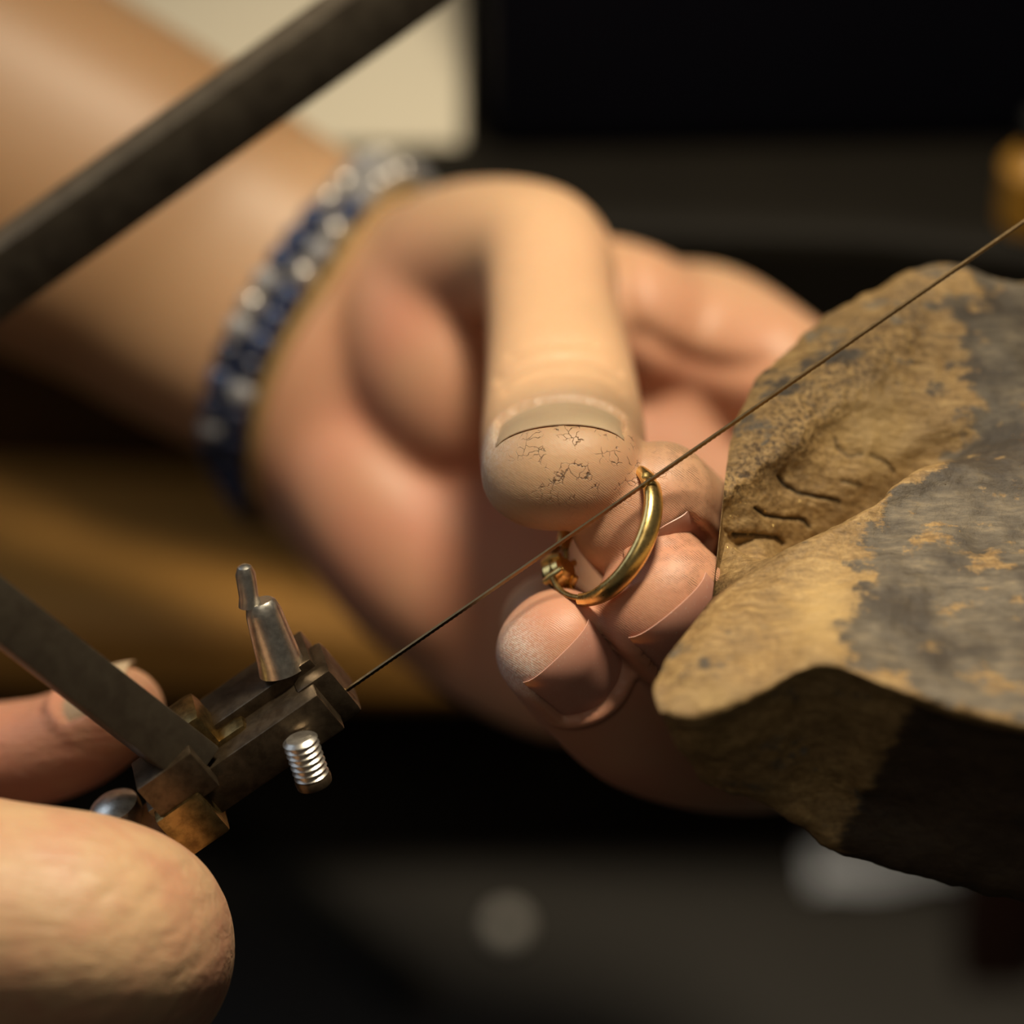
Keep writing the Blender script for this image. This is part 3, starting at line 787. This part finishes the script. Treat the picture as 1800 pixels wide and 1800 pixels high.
crackm = np.clip((blob(HV, cam(975, 798, -1), 5.0) + blob(HV, cam(1045, 788, -1), 5.0) + blob(HV, cam(1100, 800, 1), 4.0)) * 1.3, 0, 1)
inkm = np.clip(1.6 * blob(HV, cam(1235, 965, -2), 6.5) + 1.2 * blob(HV, cam(1200, 815, 4), 4.5), 0, 1)
dustm = np.clip(1.4 * blob(HV, cam(866, 795, 6), 5.2) + 1.5 * blob(HV, cam(893, 1155, 2), 4.4) + 0.5 * blob(HV, cam(925, 1190, 0), 3) + 0.4 * blob(HV, cam(1000, 735, 12), 5), 0, 1)
ridgem = np.clip(blob(HV, cam(930, 1090, 0), 9) + 0.9 * blob(HV, cam(1090, 1010, 0), 9) + blob(HV, cam(1200, 960, 0), 9) + 0.5 * blob(HV, cam(1060, 900, 2), 8) + 0.5 * blob(HV, cam(1000, 870, 4), 9), 0, 1)
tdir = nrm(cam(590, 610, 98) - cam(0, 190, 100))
tan_dim = 1 - sstep((HV - cam(590, 610, 98)) @ tdir, -34, 12)  # forearm mask: tanned skin plus painted falloff of the lamp
wrk = 0.35 * blob(HV, cam(985, 620, 28), 12)
hand = mesh_obj('hand', HV, HF, SKIN, None, True, {'pink': pinkm, 'crack': crackm, 'ink': inkm, 'dust': dustm, 'ridge': ridgem, 'wrinkle': wrk, 'tan': tan_dim}, origin=cam(850, 1000, 90))
tag(hand, 'bare hand and forearm pinching the gold ring against the wooden pin', 'hand')
for fr, W, v0, v1, fl, li, mt in NAILS: nail_obj(fr, W, v0, v1, mt, hand, fl, li, 1.5 if fr is frI else 0.8)

# ---- the fist that drives the saw
fist_p = [(-620, 1560, -8, 22, 18), (-300, 1590, -12, 17, 15.5), (0, 1618, -14, 14.8, 14.0), (150, 1632, -12, 14.2, 13.6), (232, 1655, -4, 13.0, 12.8), (235, 1720, 10, 11.5, 11.5), (120, 1790, 24, 10, 10), (-60, 1800, 32, 9, 9)]
fist_d = [(0, .7, .7), (0, .7, .7), (.1, .7, .7), (.4, .6, .7), (.9, .1, .3), (.8, -.6, 0), (.2, -.9, -.3), (0, -.9, -.4)]
fist_m = finger(fist_p, fist_d, cap=0.95, expo=2.2)
poke_p = [(-650, 1480, 60, 15, 14), (-380, 1400, 44, 10.5, 10), (-120, 1345, 32, 8.2, 7.8), (60, 1322, 26, 7.6, 7.0), (150, 1290, 23, 7.4, 6.7), (214, 1250, 20, 6.5, 6.0)]
poke_m = finger(poke_p, [(-.1, .8, .5)] * 4 + [(-.3, .8, .5), (-.35, .8, .45)], cap=0.95)
lower_ms = []
for k in range(3):
    oy = 330 * (k + 1) - 40 * k
    lp = [(-620, 1600 + oy * 0.9, 4 + 6 * k, 17, 14), (-300, 1590 + oy, -4 + 8 * k, 12, 11.5), (0 - 60 * k, 1640 + oy, -6 + 8 * k, 10.5 - k * .6, 10 - k * .6), (120 - 70 * k, 1690 + oy, 8 + 8 * k, 9.6 - k * .6, 9.4 - k * .6), (0 - 60 * k, 1740 + oy, 28 + 4 * k, 8.5 - k * .5, 8.3 - k * .5), (-160 - 40 * k, 1720 + oy, 34, 7.8 - k * .5, 7.4 - k * .5)]
    lower_ms.append(finger(lp, [(0, .3, .95), (0, .3, .95), (.4, .2, .9), (1, 0, .1), (.3, 0, -.9), (-.2, 0, -1)]))
back = ellipsoid(cam(-720, 2000, 18), ((1, 0, 0), (0, 1, 0), (0, 0, 1)), (30, 46, 24))
fore = finger([(-750, 2050, 20, 36, 22), (-1300, 2200, 20, 30, 26), (-2000, 2300, 10, 36, 34)], [(0, .3, .95)] * 3)
GV, GF, GE = fuse([m[:2] for m in [fist_m, poke_m] + lower_ms + [fore]] + [back], 0.75)
GV = relax(GV, GE, 10, np.ones(len(GV)))
GV = relax(GV, GE, 25, sstep(np.linalg.norm(GV - cam(214, 1250, 20), axis=1), 14, 30))
frK = nail_frame(poke_m[2])
GV = fit_nail(GV, frK, 4.9, -5.6, 4.6, 0.2, 0.1)
kn = np.array([mnoise.noise(Vector((p[0] * 0.25 + p[1] * 0.2, p[1] * 0.5 - p[0] * 0.2, p[2] * 0.3))) for p in GV])
NVg = vnormals(GV, GF)
if (NVg * (GV - GV.mean(0))).sum() < 0: NVg = -NVg
GV = GV + NVg * (kn * 0.09 * blob(GV, cam(150, 1600, -20), 30))[:, None]
for pts in ([(200, 1640, -24), (280, 1560, -22), (330, 1530, -18)], [(150, 1610, -26), (210, 1545, -25), (270, 1505, -22)], [(255, 1690, -22), (330, 1620, -20), (375, 1590, -14)], [(300, 1730, -18), (350, 1690, -16), (390, 1650, -10)]):
    GV = groove(GV, pts, 0.8, 0.13, NVg)
gm = np.array([mnoise.noise(Vector(p * 0.16)) + 0.6 * mnoise.noise(Vector(p * 0.5)) for p in GV])
g_pink = np.clip(0.12 + 0.5 * gm + blob(GV, cam(30, 1340, 20), 22) + 0.5 * blob(GV, cam(330, 1680, -8), 9), 0, 1)
z0 = np.zeros(len(GV))
fist = mesh_obj('hand', GV, GF, SKIN, None, True, {'pink': g_pink, 'crack': z0, 'ink': z0, 'dust': z0, 'ridge': z0, 'wrinkle': z0 + 1.0, 'tan': z0}, origin=cam(-400, 1900, 20))
tag(fist, 'bare hand gripping the saw handle at the lower left', 'hand')
nail_obj(frK, 4.9, -5.6, 4.6, THUMBNAIL, fist, 0.2, 0.1)

# ------------------------------------------------------------------ ring
rc = cam(1066, 938, 3.4)
ru = nrm((0.455, 0.89, 0)); rv = nrm((0.445, -0.2275, 0.866)); rn = np.cross(ru, rv)
ring = empty('gold_ring', rc - rn * 0)
tag(ring, 'yellow gold ring with claw setting held between the fingertips', 'ring')
def ring_pt(th, r, w_=0.0): return rc + r * (ru * math.cos(th) + rv * math.sin(th)) + rn * w_
RM = 9.05
mb = MB(); V = []; Fc = []
th0, th1 = math.radians(-118), math.radians(168)
NT, NSg = 120, 20
for i in range(NT + 1):
    th = th0 + (th1 - th0) * i / NT
    e_ = min(1, min(i, NT - i) / 14); hw = 1.35 * (0.62 + 0.38 * e_)
    for k in range(NSg):
        a = 2 * math.pi * k / NSg
        x_ = math.cos(a); y_ = math.sin(a)
        wv_ = hw * np.sign(x_) * abs(x_) ** 0.75
        rr = RM + (0.95 * y_ if y_ > 0 else 0.62 * np.sign(y_) * abs(y_) ** 0.5)
        nick = 0.35 * math.exp(-((math.degrees(th) - 24) / 2.2) ** 2) * (y_ > 0.2)
        V.append(ring_pt(th, rr - nick, wv_))
for i in range(NT):
    for k in range(NSg):
        k2 = (k + 1) % NSg
        Fc.append([i * NSg + k, i * NSg + k2, (i + 1) * NSg + k2, (i + 1) * NSg + k])
Fc.append(list(range(NSg))[::-1]); Fc.append([NT * NSg + k for k in range(NSg)])
mb.add(V, Fc); mb.build('band', GOLD, ring, True, 50)
ths = math.radians(219)
for sgn in (-1, 1):
    mb = MB(); mb.tube([ring_pt(th1 - 0.08 + (ths - th1 + .08) * s_, RM + 0.3 * math.sin(s_ * math.pi), sgn * (0.35 + 1.2 * math.sin(s_ * math.pi * 0.5))) for s_ in np.linspace(0, 1, 16)], 0.42)
    mb.build('shoulder', GOLD_DARK, ring)
    mb = MB(); mb.tube([ring_pt(th0 + 2 * math.pi + 0.08 + (ths - th0 - 2 * math.pi - .08) * s_, RM + 0.3 * math.sin(s_ * math.pi), sgn * (0.35 + 1.2 * math.sin(s_ * math.pi * 0.5))) for s_ in np.linspace(0, 1, 16)], 0.42)
    mb.build('shoulder', GOLD_DARK, ring)
rad = ru * math.cos(ths) + rv * math.sin(ths); tan_ = -ru * math.sin(ths) + rv * math.cos(ths)
base = rc + rad * (RM - 1.4)
mb = MB(); mb.lathe(base, rad, [(1.2, 0), (1.7, 0.4), (1.9, 1.2), (2.3, 2.4), (2.0, 2.5), (1.6, 1.8)]); mb.build('setting', GOLD, ring)
mb = MB(); mb.lathe(base + rad * 1.6, rad, [(0.3, 0), (1.9, 1.0), (1.7, 1.6), (1.0, 1.9)], 12); mb.build('gemstone', plain_mat('dark_green_stone', (0.02, 0.04, 0.02), (0.03, 0.05, 0.02), 0.08, 0.5, 0.0, 0.8), ring, False)
for k in range(4):
    a = math.pi / 4 + k * math.pi / 2; o_ = (tan_ * math.cos(a) + rn * math.sin(a))
    mb = MB(); mb.tube([base + o_ * 1.7, base + o_ * 2.3 + rad * 1.4, base + o_ * 2.3 + rad * 2.7, base + o_ * 1.7 + rad * 3.1], [0.45, 0.5, 0.5, 0.4], 10); mb.build('claw', GOLD, ring)

# ------------------------------------------------------------------ saw
B0, B1 = cam(560, 1247, 2), cam(1800, 390, -7)
e1 = nrm(B1 - B0)
saw = empty('saw_frame', cam(330, 1450, 0))
tag(saw, 'dark steel jeweller saw frame with a fine blade stretched across the picture', 'saw')
BL = 152.0
# blade with fine teeth
bn = nrm(np.array([0.50, -0.62, 0.60]) - e1 * np.dot([0.50, -0.62, 0.60], e1)); bw = nrm(np.cross(e1, bn))
NB = 420; V = []; Fc = []
for i in range(NB + 1):
    p = B0 + e1 * (BL * i / NB)
    tooth = 0.10 if i % 2 else 0.0
    V += [p + bn * 0.14 - bw * 0.27, p + bn * 0.14 + bw * (0.24 + tooth), p - bn * 0.14 + bw * (0.24 + tooth), p - bn * 0.14 - bw * 0.27]
for i in range(NB):
    a = i * 4
    for k in range(4):
        k2 = (k + 1) % 4; Fc.append([a + k, a + k2, a + 4 + k2, a + 4 + k])
Fc += [[3, 2, 1, 0], [NB * 4 + k for k in range(4)]]
o = mesh_obj('blade', np.array(V), Fc, BLADE, saw, False); o['label'] = 'thin toothed saw blade'
# back bar
e2 = nrm(np.array([0.568, -0.823, 0.0]) - e1 * np.dot([0.568, -0.823, 0], e1)); e3 = np.cross(e1, -e2)
if e3[2] < 0: e3 = -e3
nf = 0.5 * e2 + 0.866 * e3; nt_ = -0.866 * e2 + 0.5 * e3
pb = cam(310, 262, -34)
tB = -52.0; lenB = BL + 14
elbow = pb + e1 * tB
mb = MB(); mb.box(pb + e1 * (tB + lenB / 2), (e1, nt_, nf), (lenB / 2 + 4, 3.85, 3.0), 0.45)
o = mb.build('back_bar', GREY_STEEL, saw)
# arms
def bar_between(a, b, wid, thk, side, bev=0.4):
    ax = nrm(b - a); s_ = nrm(np.asarray(side) - ax * np.dot(side, ax)); u = np.cross(ax, s_)
    m_ = MB(); m_.box((a + b) / 2, (ax, u, s_), (np.linalg.norm(b - a) / 2, wid, thk), bev); return m_
foot = cam(345, 1345, 0)
elbow = cam(-440, 735, -34)
m_ = bar_between(foot, elbow, 3.3, 2.8, (.2, .12, .95)); m_.build('arm', DARK_STEEL, saw)
top_end = B0 + e1 * BL
bar_between(top_end + e1 * 2, pb + e1 * (tB + lenB), 3.2, 2.6, (.35, -.30, .88)).build('arm', GREY_STEEL, saw)
mb = MB(); mb.box(top_end - e1 * 1, (e1, e2, e3), (6, 4, 4), 0.5); mb.build('clamp', CLAMP, saw)
# lower clamp
N = nrm(np.array([-0.5, 0.72, 0.48])); N = nrm(N - e1 * np.dot(N, e1)); E3 = np.cross(e1, N)
if E3[2] < 0: E3 = -E3
def at_edge(px, py, d=0): return cam(px, py, d)
edge_mid = cam(408, 1325, -2)
mb = MB(); mb.box(edge_mid - N * 3.2 - E3 * 4.6, (e1, N, E3), (13.2, 3.2, 4.6), 0.3)
mb.build('clamp_block', CLAMP, saw)
mb = MB(); mb.box(cam(470, 1255, 2) + N * 1.2 - E3 * 5.0, (e1, N, E3), (8.6, 1.3, 4.0), 0.3); mb.build('clamp_plate', CLAMP, saw)
mb = MB(); mb.box(cam(578, 1228, 2) - E3 * 3.2, (e1, N, E3), (2.7, 4.0, 4.2), 1.0); mb.build('jaw', CLAMP, saw)
sax = nrm(np.array([-0.25, 0.86, 0.40]))
scr = cam(527, 1300, -4)
prof = []
for k in range(7):
    prof += [(2.3, k * 0.84), (1.75, k * 0.84 + 0.42)]
mb = MB(); mb.lathe(scr - sax * 5.2, sax, [(1.7, -0.3)] + prof, 22); o = mb.build('threaded_screw', BRIGHT, saw, True, 25)
mb = MB(); mb.lathe(scr - sax * 7.0, sax, [(1.6, 0), (2.3, 0.4), (2.4, 1.2), (2.2, 1.6)], 22); mb.build('screw_tip', CLAMP, saw)
st = cam(497, 1178, 3)
mb = MB(); mb.lathe(st, sax, [(3.1, 0), (2.9, 1.5), (2.35, 8.4), (2.0, 9.8), (1.6, 10.2)], 26, 0.85); mb.build('wing_screw', BRIGHT, saw)
sx2 = nrm(np.array([-0.10, 0.9, 0.4]))
mb = MB(); mb.lathe(st + sax * 9.6 - np.array([1.4, 0, 0]), sx2, [(1.5, 0), (1.25, 1.2), (1.3, 4.4), (0.9, 5.4), (0.4, 5.7)], 18); mb.build('screw_knob', BRIGHT, saw)
mb = MB(); mb.box(cam(330, 1288, 3), (e1, N, E3), (3.4, 3.2, 3.6), 1.4); o = mb.build('collar', BRASS, saw)
mb = MB(); mb.box(cam(400, 1292, 4), (e1, N, E3), (3.4, 1.8, 3.2), 1.3); o = mb.build('collar', BRASS, saw)
mb = MB(); mb.box(cam(308, 1362, -1), (e1, N, E3), (4.2, 3.2, 3.4), 0.3); mb.build('arm_socket', CLAMP, saw)
mb = MB(); mb.box(cam(335, 1432, 1), (e1, N, E3), (3.4, 3.6, 3.0), 0.6); o = mb.build('ferrule', BRASS, saw)
mb = MB(); mb.lathe(cam(205, 1428, 6), nrm((-.3, .75, .5)), [(3.0, -3.0), (3.4, 0), (3.3, 1.2), (2.2, 2.0), (0.8, 2.3)], 24); mb.build('screw_head', BRIGHT, saw)
hd0 = cam(300, 1440, 8); hax = nrm(-e1 * 0.9 + np.array([0, -0.35, -0.15]))
mb = MB(); mb.lathe(hd0, hax, [(3.6, 0), (4.4, 3), (5.5, 12), (8.5, 30), (10, 52), (9.5, 75), (7.5, 95), (4, 102)], 28); o = mb.build('handle', HANDLE, saw); o['label'] = 'turned wooden handle'

# ------------------------------------------------------------------ bracelet
HB = BVHTree.FromPolygons([Vector(p) for p in HV], HF)
brc = [(745, 322, 110), (650, 345, 92), (570, 405, 82), (495, 495, 76), (440, 590, 76), (408, 690, 80), (415, 785, 88), (465, 860, 98), (560, 830, 122), (650, 640, 134), (720, 470, 130)]
loop = np.array([cam(*p) for p in brc] + [cam(*brc[0])])
lp = catmull(loop, 30)
seg_l = np.concatenate([[0], np.cumsum(np.linalg.norm(np.diff(lp, axis=0), axis=1))])
def on_wrist(p, off):
    hit = HB.find_nearest(Vector(p))
    c_, n_ = np.array(hit[0]), np.array(hit[1])
    if np.dot(n_, p - cam(590, 610, 104)) < 0: n_ = -n_
    return c_ + n_ * off
br = empty('bracelet', cam(450, 860, 98))
tag(br, 'blue and silver beaded bracelet round the wrist behind the thumb', 'bracelet')
BR = 2.25
lc = cam(590, 610, 104)
cn = nrm(cam(690, 690, 96) - cam(430, 500, 100))      # along the arm, towards the hand
bead_me = {}
k = 0
for row in (-1, 1):
    last = None; first = None; i = 0
    for p in lp:
        s_ = on_wrist(p + cn * (2.0 * row), BR * 0.9)
        if last is not None and np.linalg.norm(s_ - last) < BR * 1.75: continue
        if last is not None and i > 10 and np.linalg.norm(s_ - first) < BR * 1.6: break
        first = s_ if first is None else first
        last = s_
        u_ = i / 15.0 + (0.05 if row > 0 else 0)
        pal = [BEAD_SILVER, BEAD_SILVER, BEAD_GREY] if u_ < 0.55 else ([BEAD_GREY, BEAD_BLUE, BEAD_SILVER, BEAD_BLUE] if u_ < 1.0 else ([BEAD_NAVY, BEAD_BLUE, BEAD_GREY, BEAD_NAVY] if u_ < 1.3 else [BEAD_NAVY, BEAD_NAVY, BEAD_BLUE]))
        m = pal[(i * 2 + (row > 0) + i // 3) % len(pal)]
        if m.name not in bead_me:
            mb = MB(); mb.sphere(s_, BR, 16, 10); bead_me[m.name] = mb.build('bead', m, br, True, None, origin=s_)
        else:
            ob = bead_me[m.name].copy(); COL.objects.link(ob); ob.location = to_world(s_) - ORIG[br.name]
        i += 1
mb = MB(); cdp = [on_wrist(p + cn * 5.2, 0.5) for p in lp[::5]]
mb.tube(cdp, 0.9, 8); o = mb.build('cord', CORD, br); o['label'] = 'tan cord edge'

# ------------------------------------------------------------------ gold filings caught on the pin
PB = BVHTree.FromPolygons([Vector(p) for p in PIN_V], PIN_F)
mb = MB()
for k in range(170):
    if k < 120: x_, y_ = 1275 + abs(rng.normal(0, 60)), 0; y_ = rng.uniform(860, 985)
    else: x_, y_ = rng.uniform(1280, 1800), rng.uniform(560, 1150)
    o0 = Vector((0, 0, D)); dr_ = (Vector(cam(x_, y_, 0)) - o0).normalized()
    hit = PB.ray_cast(o0, dr_)
    if hit[0] is None: continue
    r = rng.uniform(0.06, 0.15)
    q_ = rng.normal(size=(4, 3)); q_ /= np.linalg.norm(q_, axis=1, keepdims=True)
    mb.add(np.array(hit[0]) + q_ * r, [[0, 1, 2], [0, 3, 1], [0, 2, 3], [1, 3, 2]])
o = mb.build('gold_filings', GOLD, None, False)
tag(o, 'tiny gold filings caught on the notched wooden pin', 'filings', kind='stuff')
